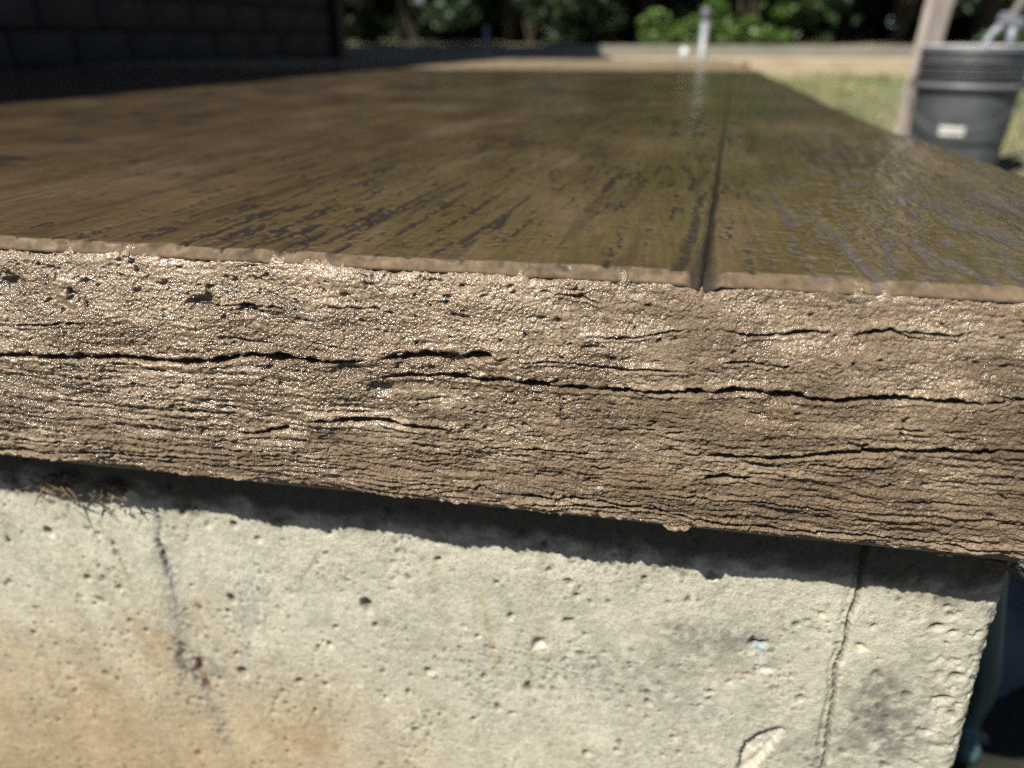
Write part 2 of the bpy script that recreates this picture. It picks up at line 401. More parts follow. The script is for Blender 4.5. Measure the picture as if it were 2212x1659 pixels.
def crust(X, Z, Zn, seedo=0, cracks=True):
    """outward relief (m) of the broken edge; Zn = 0 at the bottom .. 1 at the top"""
    warp = fbm(X * 30, Z * 40, 11 + seedo, 3) * .0022 + fbm(X * 220, Z * 260, 12 + seedo, 2) * .0006
    Zw = Z + warp
    h = .0022 * fbm(X * 22, Z * 40, 21 + seedo, 3)
    low = sstep(.62, .15, Zn) + .45 * sstep(-.05, -.25, X) * sstep(.9, .5, Zn)
    low = np.clip(low, 0, 1)
    lay = ridged(X * 24 + fbm(X * 40, Z * 40, 77 + seedo, 2) * .5, Zw * 310, 31 + seedo, 2)          # thin horizontal layers
    lay2 = fbm(X * 45, Zw * 420, 32 + seedo, 3)
    h = h + (.0002 + .0009 * low) * (lay - .35) + (.0003 + .0007 * low) * lay2
    smooth = sstep(-.1, .45, fbm(X * 45 + 3, Z * 70, 41 + seedo, 3))                 # trowel-smeared patches
    g, gid = worley(X * 620, Z * 640, 51 + seedo)
    g2, _ = worley(X * 330, Z * 360, 52 + seedo)
    h = h + (1 - .7 * smooth) * (.0004 * (.55 - g) * (.5 + gid) + .0004 * (.5 - g2)) + .0006 * fbm(X * 420, Z * 520, 61 + seedo, 4, .65)
    dark = np.zeros(X.shape)
    if cracks:
        jz = Z + fbm(X * 90, Z * 90, 71, 3) * .0008 + fbm(X * 380, Z * 420, 72, 3) * .0006
        for k, pts in FACE.items():
            wd, dp = BIG.get(k, (.00045, .0022)); wd *= .78
            m, d, t = seg_dist(X, jz, pts, .008)
            if not m.any(): continue
            xx = X[m]
            wv = wd * np.clip(1 + 1.5 * fbm(xx * 95, xx * 0 + len(k), 81, 4), .18, 2.3) * np.clip(np.minimum(t, 1 - t) * 7 + .25, 0, 1)
            pr = np.exp(-(d / np.maximum(wv, 1e-5)) ** 2)
            h[m] -= dp * pr * np.clip(wv / wd, .3, 1.2); dark[m] = np.maximum(dark[m], pr)
            h[m] += .0006 * np.exp(-((d - 2.4 * wd) / (1.6 * wd)) ** 2)
        rr = np.random.default_rng(5 + seedo)
        for k in range(230):
            x0 = rr.uniform(-.34, .24); zn = rr.beta(1.1, 1.9) if rr.random() < .75 else rr.random(); z0 = BOT + .003 + zn * .093
            L = rr.uniform(.008, .05) * (1.2 - zn * .8); sl = rr.normal(0, .04) + .02
            n = 5; pts = [(x0 + L * i / n, z0 + sl * L * i / n + rr.normal(0, .0005)) for i in range(n + 1)]
            m, d, t = seg_dist(X, jz, pts, .003)
            if not m.any(): continue
            wd = rr.uniform(.00028, .0006)
            wv = wd * np.clip(np.minimum(t, 1 - t) * 5, .2, 1); pr = np.exp(-(d / wv) ** 2)
            brk = sstep(-.25, .35, fbm(X[m] * 150, Z[m] * 60, 73, 2)); pr = pr * brk; h[m] -= rr.uniform(.0007, .0024) * pr; dark[m] = np.maximum(dark[m], .5 * pr)
        br_ = np.random.default_rng(77)
        for k in list(BIG):
            if k in ('P', 'Q'): continue
            pts = np.array(FACE[k])
            for q in range(max(1, int(len(pts) * .45))):
                t = br_.random(); a = br_.integers(0, len(pts) - 1); p = pts[a] * (1 - t) + pts[a + 1] * t
                L = br_.uniform(.005, .016); an = br_.choice([-1, 1]) * br_.uniform(.12, .5) + (np.pi if br_.random() < .5 else 0)
                pp = [tuple(p), (p[0] + .5 * L * np.cos(an), p[1] + .5 * L * np.sin(an) * .9), (p[0] + L * np.cos(an), p[1] + L * np.sin(an) * .7)]
                m, d, tt = seg_dist(X, jz, pp, .003)
                if not m.any(): continue
                wv = .0006 * (1 - .8 * tt); pr = np.exp(-(d / wv) ** 2); h[m] -= .003 * (1 - tt) * pr; dark[m] = np.maximum(dark[m], .6 * pr * (1 - tt))
        # holes
        for (x0, z0, rr_, dp) in [(-.262, .3255, .003, .004), (-.278, .333, .0022, .003), (-.175, .322, .003, .003), (-.155, .321, .002, .003),
                                  (-.113, .299, .0035, .003), (-.145, .3, .002, .004), (-.07, .306, .0025, .004), (.052, .3015, .0022, .004), (-.1, .2915, .003, .0025)]:
            d = np.hypot((X - x0) / 1.7, Z - z0) + .0006 * fbm(X * 500, Z * 500, 91, 2)
            pr = np.exp(-(d / rr_) ** 4); h -= dp * pr; dark = np.maximum(dark, .7 * pr)
    # granular holes between clumps
    cl = fbm(X * 160, Z * 230, 95 + seedo, 3)
    ph = sstep(.52, .75, cl + .24 * sstep(.7, .9, Zn) * sstep(.02, -.1, X)); h = h - .0016 * ph
    return h, dark, smooth, ph

def crust_cols(X, Z, Zn, h, dark, smooth, ph, seedo=0):
    base = np.array([.20, .143, .088]); light = np.array([.335, .265, .183]); brown = np.array([.12, .08, .046]); grey = np.array([.24, .205, .165])
    a = sstep(-.3, .45, fbm(X * 14, Z * 34, 101 + seedo, 4))[..., None]
    b = sstep(.0, .6, fbm(X * 26, Z * 55, 102 + seedo, 4))[..., None]
    c = base * (1 - .75 * a) + light * .75 * a
    c = c * (1 - .7 * b) + brown * .7 * b
    t = sstep(.72, .97, Zn + .06 * fbm(X * 40, Z * 40, 103, 3))[..., None]
    c = c * (1 - .5 * t) + light * 1.05 * .5 * t
    l = sstep(.25, .0, Zn)[..., None]
    c = c * (1 - .5 * l) + np.array([.30, .23, .16]) * .5 * l
    spots = sstep(.45, .7, fbm(X * 90, Z * 120, 104, 3))[..., None] * sstep(.55, .9, Zn)[..., None] * sstep(.02, -.1, X)[..., None]
    c = c * (1 - .6 * spots) + np.array([.05, .048, .05]) * .6 * spots
    c = c * (1 - .55 * np.clip(dark + .5 * ph, 0, 1))[..., None]
    pk = fbm(X * 130, Z * 130, 105, 2)[..., None]
    c = c * (1 + .09 * pk * np.array([1, .9, .95]))
    wv = np.clip(.4 + .6 * sstep(.25, .6, Zn) + .5 * sstep(-.02, -.2, X) + .35 * fbm(X * 35, Z * 50, 106, 3) + .25 * smooth, 0, 1) * sstep(.0, .35, Zn + .35 * fbm(X * 20, Z * 30, 107, 2) + .08)
    sm2 = sstep(.0, .5, fbm(X * 18 + 3, Z * 62, 108 + seedo, 5, .6))[..., None]
    c = c * (1 - .55 * sm2) + np.array([.10, .068, .038]) * .55 * sm2
    reg = (.22 + .78 * sstep(.05, -.15, X)) * (.35 + .65 * sstep(.3, .7, Zn + .15 * sstep(0, -.2, X))) + .12 * sstep(.5, .8, Zn)
    spk = fbm(X * 230, Z * 340, 109, 3); big = fbm(X * 32, Z * 70, 110, 4)
    wv = sstep(.55, .0, .62 - .75 * reg - .38 * spk - .42 * big)
    return np.clip(c * np.array([.93, .905, .87]), .01, 1), np.clip(wv, 0, 1)

ZC = T - .0040
def front():
    xs = np.r_[-1.97, -1.9 + np.arange(0, 1.45, .006), np.arange(-.45, -.335, .0012), np.arange(-.335, .2335, .00042)]
    n = 262
    t = np.linspace(0, 1, n)
    X, Tt = np.meshgrid(xs, t)
    zc = ZC + .0034 * fbm(xs * 26, xs * 0, 5, 5, .62) + .0006 + .0012 * fbm(xs * 260, xs * 0 + 2, 6, 3)
    zc = zc - .0012 * np.exp(-((xs - .0215) / .003) ** 2)
    zc = zc + .0016 * sstep(.22, .4, fbm(xs * 75, xs * 0 + 11, 224, 4, .6))
    zb = BOT + .0010 * fbm(xs * 26, xs * 0 + 5, 7, 4) + .0010 * fbm(xs * 330, xs * 0 + 1, 8, 2)
    zb = zb - .003 * np.exp(-((xs - .021) / .005) ** 2) - .0016 * np.exp(-((xs + .07) / .006) ** 2)
    Z = zc[None] * Tt + zb[None] * (1 - Tt)
    h, dark, sm, ph = crust(X, Z, Tt)
    edge = np.minimum(sstep(1.0, .965, Tt), sstep(0, .02, Tt))
    bulge = .0012 * np.sin(np.clip(Tt, 0, 1) * np.pi) ** .4 + .0052 * sstep(1.02, .58, Tt + .05 * fbm(X * 14, Z * 5, 23, 3)) + .0006
    Y = -(h + bulge) * (.25 + .75 * edge)
    # ends: tuck the first rows in
    Y = np.where(Tt > .985, Y + .0035 * (Tt - .985) / .015, Y)
    Y = np.where(Tt < .008, Y + .008 * (.008 - Tt) / .008, Y)
    c, wv = crust_cols(X, Z, Tt, h, dark, sm, ph)
    o = grid_mesh('rough_edge', np.stack([X, Y, Z], -1), m_crust, c, extra={'wet': wv, 'grain': 1 - sm})
    o.parent = slab; o['label'] = 'granular broken front edge with long black cracks'
    # right-hand side of the slab
    ys = np.r_[np.arange(0, .5, .0025), .5 + np.cumsum(np.linspace(.003, .02, 200))]; ys = ys[ys < YB]
    t = np.linspace(0, 1, 60); Yy, Tt = np.meshgrid(ys, t)
    Z = ZC * Tt + BOT * (1 - Tt)
    h, dark, sm, ph = crust(Yy + 4, Z, Tt, 200, False)
    X = xe(Yy) + h + .0015
    X = np.where(Tt > .98, X - .004, X); X = np.where(Tt < .01, X - .006, X)
    c, wv = crust_cols(Yy + 4, Z, Tt, h, dark, sm, ph, 200)
    o = grid_mesh('rough_edge', np.stack([X, Yy, Z], -1), m_crust, c, extra={'wet': wv * .5, 'grain': 1 - sm}); o.parent = slab
    o['label'] = 'rough right-hand side edge of the slab'
front()

GROOVES = [([(.081, -.004), (.0805, .034), (.0805, .075), (.076, .12)], .0028, .0012), ([(.0655, .085), (.066, .13), (.0667, .19)], .0022, .0009),
           ([(.012, -.002), (.0165, .03), (.0215, .075), (.026, .13)], .0022, .001), ([(.119, .004), (.112, .03), (.105, .07)], .002, .0007),
           ([(-.13, .02), (-.12, .1), (-.11, .2)], .0018, .0005),
           ([(-.075, .03), (-.066, .09), (-.06, .16)], .0016, .0006), ([(.15, .05), (.14, .1), (.137, .18)], .003, .0006)]
def top_relief(X, Y):
    """height offset, tint and gloss of the stamped top"""
    xr = X - .09 * Y
    h = .00035 * fbm(xr * 55, Y * 6, 201, 3) + .0012 * fbm(X * 4, Y * 3, 202, 3)
    near = sstep(.9, .3, Y); h = h + .00028 * fbm(X * 24, Y * 34, 220, 3) * sstep(1.5, .4, Y)
    st = fbm(xr * 170, Y * 22, 203, 3)
    patch = fbm(X * 9 + 2, Y * 7, 204, 3)
    br = fbm(X * 420, Y * 190, 205, 3)
    fk = fbm(X * 330, Y * 150, 218, 4, .6)
    gm = sstep(.24, .36, .8 * st + .35 * patch + .58 * fk)
    # the right plank: fine ripples across, residue in little flakes
    rp = sstep(.0, .05, X - xj(Y))
    rip = fbm(X * 50 + fbm(X * 30, Y * 30, 9, 2), Y * 190 + X * 50, 206, 3)
    fl = sstep(.22, .34, fbm(X * 120, Y * 150, 207, 5, .62) + .35 * st + .10 * rp)
    gm = np.clip(gm + .75 * fl * (.35 + .65 * rp), 0, 1)
    h = h - .0006 * gm + (.00003 + .00020 * rp) * rip * near
    dk = gm.copy()
    wob = fbm(X * 60, Y * 30, 208, 3) * .0014 + br * .0005
    for pts, wd, dp in GROOVES:
        m, d, t = seg_dist(X + wob, Y, pts, .012)
        if not m.any(): continue
        pr = np.exp(-(d / (wd * (.6 + .6 * (1 - t)))) ** 4) * np.clip((1 - t) * 4, 0, 1) * np.clip(1 + .6 * br[m], .3, 1)
        h[m] -= dp * pr; dk[m] = np.maximum(dk[m], pr)
    # joint
    dj = np.abs(X - xj(Y) + wob * .5)
    wj = .0013 + .0036 * np.exp(-np.clip(Y, 0, 9) / .022) + .0012 * np.exp(-Y / .12)
    pj = np.exp(-(dj / wj) ** 3)
    pj2 = np.exp(-(dj / .0007) ** 2); pj2 = pj2 * np.exp(-np.clip(Y, 0, 9) / .45); h = h - .0026 * pj2
    h = h - (.0017 + .0010 * np.exp(-np.clip(Y, 0, 9) / .03)) * pj; dk = np.maximum(dk, pj)
    # cross joint before the dry far band
    yb = 1.84 + .01 * pn(X * 3, X * 0, 15)
    pb = np.exp(-((Y - yb) / .008) ** 2); h = h - .003 * pb; dk = np.maximum(dk, .8 * pb)
    brown = np.array([.108, .073, .038]); olive = np.array([.098, .075, .030]); tan = np.array([.16, .116, .072]); dark = np.array([.024, .020, .019])
    a = sstep(-.25, .15, X + .15 * fbm(X * 5, Y * 4, 210, 3))[..., None]
    c = brown * (1 - a) + olive * a  # olive to the right: tree reflection put into the base colour
    s2 = sstep(-.1, .6, fbm(xr * 22, Y * 3.2, 211, 4))[..., None]; c = c * (1 - .6 * s2) + tan * .6 * s2
    s4 = sstep(.05, .5, fbm(xr * 60, Y * 4.5, 221, 5, .6))[..., None]; c = c * (1 - .5 * s4) + np.array([.045, .030, .018]) * .5 * s4
    s3 = sstep(.0, .6, fbm(X * 2.2, Y * 9, 213, 4))[..., None] * sstep(.4, .9, Y)[..., None]; c = c * (1 - .7 * s3) + np.array([.16, .12, .085]) * .7 * s3
    far = sstep(yb - .005, yb + .01, Y)[..., None] ; c = c * (1 - .75 * far) + np.array([.26, .20, .13]) * .75 * far
    # edge of the arris: unstained, dry and tan
    wvy = .0042 + .0034 * fbm(X * 45, X * 0 + 3, 212, 5, .62)
    cl_ = sstep(.22, .4, fbm(X * 75, X * 0 + 11, 224, 4, .6)); wvy = wvy * (1 - .55 * cl_)
    strip = sstep(wvy + .0016, wvy - .0008, Y)
    dk_s = sstep(.18, .4, fbm(X * 120, Y * 60, 214, 3) + .35 * st)
    strip_c = np.array([.118, .086, .055]) * (1 - .35 * sstep(.0, .5, fbm(X * 40, Y * 90, 222, 5, .65)))[..., None] * (1 + .35 * sstep(.15, .5, fbm(X * 55 + 9, Y * 160, 223, 5, .65)))[..., None] * (1 + .35 * fbm(X * 150, Y * 300, 215, 3))[..., None]
    keep = np.maximum(dk * .0, pj)
    for pts, wd, dp in GROOVES[:1]:
        m, d, t = seg_dist(X + wob, Y, pts, .012); kk = np.zeros(X.shape); kk[m] = np.exp(-(d / wd) ** 4); keep = np.maximum(keep, .7 * kk)
    h = h * (1 - .85 * strip * (1 - pj)) + strip * (.0003 * fbm(X * 160, Y * 300, 216, 4, .6) - .0008 * sstep(.28, .42, fbm(X * 110, Y * 260, 217, 4, .6)) - .0004 * fbm(X * 25, Y * 0, 219, 3))
    dkn = np.where(strip > .5, np.maximum(keep, .75 * dk_s * sstep(.0012, .004, Y)), dk)
    c = c * (1 - strip[..., None]) + strip_c * strip[..., None]
    dcol = dark * (1 - rp[..., None]) + np.array([.085, .077, .074]) * rp[..., None]; dcol = np.where((pj > .3)[..., None], dark * .6, dcol)  # flakes right of the joint paler, sky reflection put into their colour
    c = c * (1 - .85 * dkn[..., None]) + dcol * .85 * dkn[..., None]
    gloss = (1 - .75 * far[..., 0]) * (1 - strip) * (1 - .15 * dkn) * (1 - .85 * pj * sstep(.03, .004, Y)) * np.clip(.85 + .3 * patch, 0, 1)
    return h, np.clip(c, .004, 1), np.clip(gloss, 0, 1)

def boards():
    # distance along the profile: s<0 runs down the rounded arris
    ys = [0.0]; d = .00075
    while ys[-1] < YB:
        ys.append(ys[-1] + d); d = min(d * 1.0108, .014)
    ys = np.array(ys); ys = np.minimum(ys, YB)
    def build(U, left):
        Yg = ys[None, :] * np.ones((len(U), 1)); Ug = U[:, None] * np.ones((1, len(ys)))
        if left: X = np.where(Ug > -.45, xj(Yg) + Ug, 0); f = (Ug + .45) / (U[0] + .45); X = np.where(Ug > -.45, X, (xj(Yg) - .45) * (1 - f) + xl(Yg) * f)
        else: X = xj(Yg) + Ug * (xe(Yg) - xj(Yg))
        h, c, g = top_relief(X, Yg)
        # profile of the arris
        q = np.clip((.0044 - Yg) / .0044, 0, 1)
        Z = T + h - .0037 * q ** 1.02
        if not left:
            e = np.clip((xe(Yg) - X) / .006, 0, 1); Z = Z - .006 * (1 - e) ** 1.6
        P = np.stack([X, Yg, Z], -1)
        # one more column below the crust line, tucked behind it
        P0 = P[:, :1].copy(); P0[..., 2] -= .0035; P0[..., 1] += .004
        P = np.concatenate([P0, P], 1); c = np.concatenate([c[:, :1], c], 1); g = np.concatenate([g[:, :1], g], 1)
        o = grid_mesh('stamped_board', P, m_top, c, flip=True, extra={'gloss': g}); o.parent = slab
        return o
    UL = np.r_[np.linspace(-1.9, -.47, 90), np.arange(-.45, -.0001, .0009), 0.]
    o = build(UL, True); o['label'] = 'brown stamped board left of the joint'
    UR = np.linspace(0, 1, 250)
    o = build(UR, False); o['label'] = 'olive stamped board right of the joint'
boards()

# smooth lip left by the form, under the crust, then the body of the slab
xs = np.arange(-1.95, .2301, .004)
prof = [(.0035, .2405), (.0032, .2355), (.0042, .2325), (.0075, .231), (.014, .2308), (.03, .2335)]
P = np.zeros((len(prof), len(xs), 3))
for i, (y, z) in enumerate(prof):
    P[i, :, 0] = xs; P[i, :, 1] = y + .0005 * pn(xs * 20, xs * 0 + i, 3); P[i, :, 2] = z + .0006 * pn(xs * 14, xs * 0, 9)
o = grid_mesh('form_lip', P, m_lip, flip=True); o.parent = slab
V = [(-1.955, .012, .234), (.225, .012, .234), (.222, .43, .234), (.205, .57, .234), (.215, .92, .234), (.25, 1.85, .234), (.25, YB - .004, .234), (-1.67, YB - .004, .234)]
V += [(x, y, T - .012) for x, y, z in V]
F = [tuple(range(8))[::-1], tuple(range(8, 16))] + [(i, (i + 1) % 8, 8 + (i + 1) % 8, 8 + i) for i in range(8)]
mesh_obj('slab_core', V, F, m_under, slab)

# mortar crumbs stuck under the crust
def blob(r, seed, sub=2):
    import bmesh
    bm = bmesh.new(); bmesh.ops.create_icosphere(bm, subdivisions=sub, radius=r)
    rr = random.Random(seed)
    for v in bm.verts: v.co *= rr.uniform(.7, 1.25)
    V = [v.co.copy() for v in bm.verts]; F = [[v.index for v in f.verts] for f in bm.faces]; bm.free()
    return V, F
m_crumb = simple('pale_mortar', (.22, .18, .13), (.34, .28, .2), 700, .75, .0003)
cr = None
for i, (x, z, r) in enumerate([(.0205, .2355, .0022), (.025, .2365, .0016), (.0165, .237, .0015), (.1035, .2362, .0011), (.1245, .234, .0013), (.1275, .2343, .0014), (.074, .2372, .0012), (-.03, .2375, .0012)]):
    V, F = blob(r, i); V = [(v.x * .95, v.y * .7, v.z * .7) for v in V]; o = mesh_obj('mortar_crumb', V, F, m_crumb, slab, True); o.location = (x, .0005, z + .0006)

# ---------------------------------------------------------------- foundation wall
wall = thing('foundation_wall', 'pale pitted cast concrete wall with a vertical crack, under the slab', 'wall')
WX = .1665
def wall_build():
    ycorn = .025
    xs = np.r_[np.linspace(-1.9, -.52, 90), np.arange(-.515, WX - .0085, .0008)]
    zs = np.r_[np.linspace(-.22, -.06, 16), np.arange(-.057, .2405, .0009)]
    # arc around the corner then the side going back
    th = np.linspace(0, math.pi / 2, 16)[1:]
    rc = .009
    cx = xs[-1]; 
    side = np.r_[.004, .008, .012, .017, .023, .03, .05, np.linspace(.08, 2.5, 40)]
    bx = np.r_[xs, cx + rc * np.sin(th), np.full(len(side), cx + rc)]
    by = np.r_[np.full(len(xs), ycorn), ycorn + rc - rc * np.cos(th), ycorn + rc + side]
    nx = np.r_[np.zeros(len(xs)), np.sin(th), np.ones(len(side))]; ny = np.r_[-np.ones(len(xs)), -np.cos(th), np.zeros(len(side))]
    s = np.r_[xs, cx + rc * th, cx + rc * math.pi / 2 + side]
    Sg, Zg = np.meshgrid(s, zs)
    h = .0009 * fbm(Sg * 12, Zg * 12, 301, 3) + .00022 * fbm(Sg * 160, Zg * 160, 302, 4)
    edge = np.exp(-((Sg - cx - .008) / .022) ** 2)
    h = h + edge * (.0007 * fbm(Sg * 260, Zg * 200, 303, 3) - .0013 * sstep(.25, .5, fbm(Sg * 150, Zg * 110, 304, 3)))
    gry = np.array([.46, .438, .35]); tan = np.array([.35, .255, .14]); sand = np.array([.40, .335, .22])
    # rust-tan soiling lower left
    f = 1.7 * fbm(Sg * 11, Zg * 11, 311, 7, .72)
    warm = sstep(.12, -.02, Zg + .045 * f + .10 * sstep(-.3, .15, Sg) ) 
    warm2 = sstep(.17, .06, Zg + .03 * f + .09 * sstep(-.28, .05, Sg))
    c = gry * np.ones(Sg.shape + (1,))
    c = c * (1 - .65 * warm2[..., None]) + sand * .65 * warm2[..., None]
    c = c * (1 - .75 * warm[..., None]) + tan * .75 * warm[..., None]
    c = c * (1 + .30 * fbm(Sg * 34, Zg * 34, 312, 7, .74))[..., None]
    ob = sstep(.1, .6, fbm(Sg * 16 + 8, Zg * 14, 370, 6, .65))[..., None] * np.clip(warm2 + .15, 0, 1)[..., None]; c = c * (1 - .6 * ob) + np.array([.30, .205, .105]) * .6 * ob
    lightp = sstep(.1, .6, fbm(Sg * 22 + 5, Zg * 16, 313, 4))[..., None]; c = c * (1 + .14 * lightp)
    # grey-black mottling
    def spotm(x0, z0, rx, rz, a):
        d = ((Sg - x0) / rx) ** 2 + ((Zg - z0) / rz) ** 2
        return a * np.exp(-d) * sstep(-.25, .45, fbm(Sg * 120, Zg * 120, 314, 4) + .2)
    st = spotm(.05, .15, .03, .016, .6) + spotm(.13, .118, .02, .022, .8) + spotm(.02, .125, .03, .02, .35) + spotm(.14, .15, .015, .02, .35) \
        + spotm(-.235, .082, .016, .014, .7) + spotm(-.08, .13, .04, .03, .25) + spotm(.11, .09, .03, .02, .5) + spotm(.04, .09, .02, .02, .3) + spotm(-.03, .16, .03, .02, .25) \
        + .22 * sstep(.2, .6, fbm(Sg * 60, Zg * 60, 315, 4))
    c = c * (1 - np.clip(st, 0, .8)[..., None]) + np.array([.17, .16, .13]) * np.clip(st, 0, .8)[..., None]
    # top: brown fibre under the slab, colour darkened further for the slab's shadow
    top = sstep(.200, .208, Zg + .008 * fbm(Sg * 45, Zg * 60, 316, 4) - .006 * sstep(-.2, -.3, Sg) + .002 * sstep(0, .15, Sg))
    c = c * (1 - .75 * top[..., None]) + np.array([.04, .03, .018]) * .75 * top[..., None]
    h = h + .0012 * top * fbm(Sg * 110, Zg * 160, 317, 3)
    stl = np.zeros(Sg.shape)
    def line(pts, wd, dp, colr, amt, fz=.0006, rag=300):
        nonlocal h, c
        jx = Sg + fz * fbm(Sg * rag, Zg * rag, 318, 3) + fz * 1.2 * fbm(Sg * 40, Zg * 60, 319, 2)
        m, d, t = seg_dist(jx, Zg, pts, wd * 6)
        if not m.any(): return
        pr = np.exp(-(d / wd) ** 2)
        h[m] -= dp * pr; k = (amt * pr)[:, None]; c[m] = c[m] * (1 - k) + np.array(colr) * k
    CR = [(.1050, .2240), (.1062, .2024), (.1071, .1893), (.1066, .1755), (.1076, .1587), (.1056, .1465), (.1077, .1286), (.1088, .1097), (.1093, .0966), (.1111, .0768), (.112, .04), (.116, -.05)]
    # the step between two pours and the crack on it
    jx = np.interp(Zg, [p[1] for p in CR[::-1]], [p[0] for p in CR[::-1]]) + .0008 * fbm(Zg * 300, Zg * 0 + 2, 320, 3)
    sgn = Sg - jx
    h = h + .0010 * sstep(.0, .0012, sgn) * sstep(.05, .003, sgn)
    line(CR, .0008, .003, (.07, .062, .05), .9, .0009, 500)
    line([(p[0] - .0028 + .0006 * math.sin(i * 2.3), p[1]) for i, p in enumerate(CR)], .0004, .0011, (.2, .18, .14), .6, .0007, 400)
    sx = np.interp(Zg, [-.05, .0756, .1775, .24], [.109, .106, .1016, .1]); 
    h = h - .0005 * sstep(0, .0006, Sg - sx) * sstep(.0035, .0025, Sg - sx)
    def smear(pts, wd, colr, amt, sc=260, dp=.0004):
        nonlocal h, c
        m, d, t = seg_dist(Sg + .002 * fbm(Sg * 50, Zg * 50, 360, 3), Zg, pts, wd * 4)
        if not m.any(): return
        k = np.exp(-(d / wd) ** 2) * sstep(-.35, .2, fbm(Sg[m] * sc, Zg[m] * sc * .7, 361, 4)) * min(1, amt * 1.15)
        h[m] -= dp * k; c[m] = c[m] * (1 - k[:, None]) + np.array(colr) * k[:, None]
    smear([(-.2427, .19), (-.246, .16), (-.2465, .12), (-.249, .095), (-.245, .075), (-.238, .05)], .007, (.26, .25, .215), .5, 130)
    smear([(-.2427, .1851), (-.246, .16), (-.2465, .12), (-.249, .095)], .0042, (.2, .195, .175), .5)
    smear([(-.2455, .172), (-.246, .16), (-.2462, .15)], .002, (.08, .085, .085), .8)
    smear([(-.25, .094), (-.252, .082), (-.245, .072)], .005, (.12, .11, .095), .85, 300, .0009)
    smear([(-.243, .09), (-.2405, .078), (-.2395, .066)], .0032, (.14, .075, .045), .85, 300, .0009)
    smear([(-.24, .06), (-.236, .04), (-.234, .02)], .005, (.2, .19, .16), .6)
    smear([(-.205, .13), (-.205, .11), (-.21, .095)], .004, (.26, .28, .27), .5)
    smear([(-.19, .17), (-.198, .15), (-.205, .13)], .006, (.32, .36, .34), .45)
    smear([(.125, .135), (.13, .118), (.135, .10)], .012, (.16, .155, .13), .75, 220)
    smear([(.03, .155), (.055, .152), (.07, .148)], .009, (.2, .19, .16), .65, 200)
    smear([(-.02, .12), (.02, .115), (.05, .105)], .014, (.26, .25, .22), .45, 200)
    # crack at left, grey then dark red
    line([(-.2427, .1851), (-.2456, .1632), (-.245, .1441), (-.2477, .1203), (-.2485, .0955)], .0012, .0006, (.14, .14, .13), .12, .0015, 200)
    line([(-.247, .172), (-.2466, .163), (-.2462, .155)], .0014, .0012, (.1, .11, .12), .2, .001, 200)
    line([(-.2485, .0955), (-.253, .086), (-.2501, .075), (-.242, .078), (-.239, .088)], .002, .001, (.13, .11, .09), .65, .0014, 200)
    line([(-.2415, .087), (-.2405, .078), (-.2395, .069), (-.236, .062)], .0012, .0012, (.22, .09, .04), .75, .0012, 200)
    line([(-.0675, .1621), (-.0636, .1347), (-.0613, .1122)], .0016, .0002, (.36, .27, .14), .5, .0008, 100)
    line([(-.28, .18), (-.276, .165), (-.272, .15), (-.2725, .142)], .0011, .0005, (.3, .2, .09), .5, .0012, 200)
    line([(-.155, .175), (-.165, .160), (-.168, .150)], .001, .0003, (.25, .24, .2), .45, .0012, 200)
    line([(-.12, .118), (-.09, .120), (-.06, .128)], .001, .0002, (.35, .3, .2), .25, .0012, 100)
    vs = sstep(.15, .55, fbm(Sg * 60, Zg * 7, 372, 4)) * sstep(-.2, .3, fbm(Sg * 200, Zg * 90, 373, 4))
    c = c * (1 - .34 * vs[..., None]) + np.array([.28, .23, .15]) * .34 * vs[..., None]
    slab_shade = sstep(.192, .206, Zg + .012 * fbm(Sg * 60, Zg * 80, 340, 4))[..., None] * .72  # shadow under the slab painted into the wall colour
    c = c * (1 - slab_shade) + np.array([.045, .036, .024]) * slab_shade
    # explicit pits
    def pit(x0, z0, rx, rz, dp, colr=None, amt=.5, ang=0, pw=3):
        nonlocal h, c
        dx = (Sg - x0); dz = (Zg - z0); ca, sa = math.cos(ang), math.sin(ang)
        u = (dx * ca + dz * sa) / rx; v = (-dx * sa + dz * ca) / rz
        m = (np.abs(dx) < 3 * max(rx, rz)) & (np.abs(dz) < 3 * max(rx, rz))
        r = np.hypot(u[m], v[m]) + .15 * fbm(Sg[m] * 500, Zg[m] * 500, 321, 2)
        pr = np.exp(-r ** pw); h[m] -= dp * pr
        if colr is not None:
            k = (amt * pr)[:, None]; c[m] = c[m] * (1 - k) + np.array(colr) * k
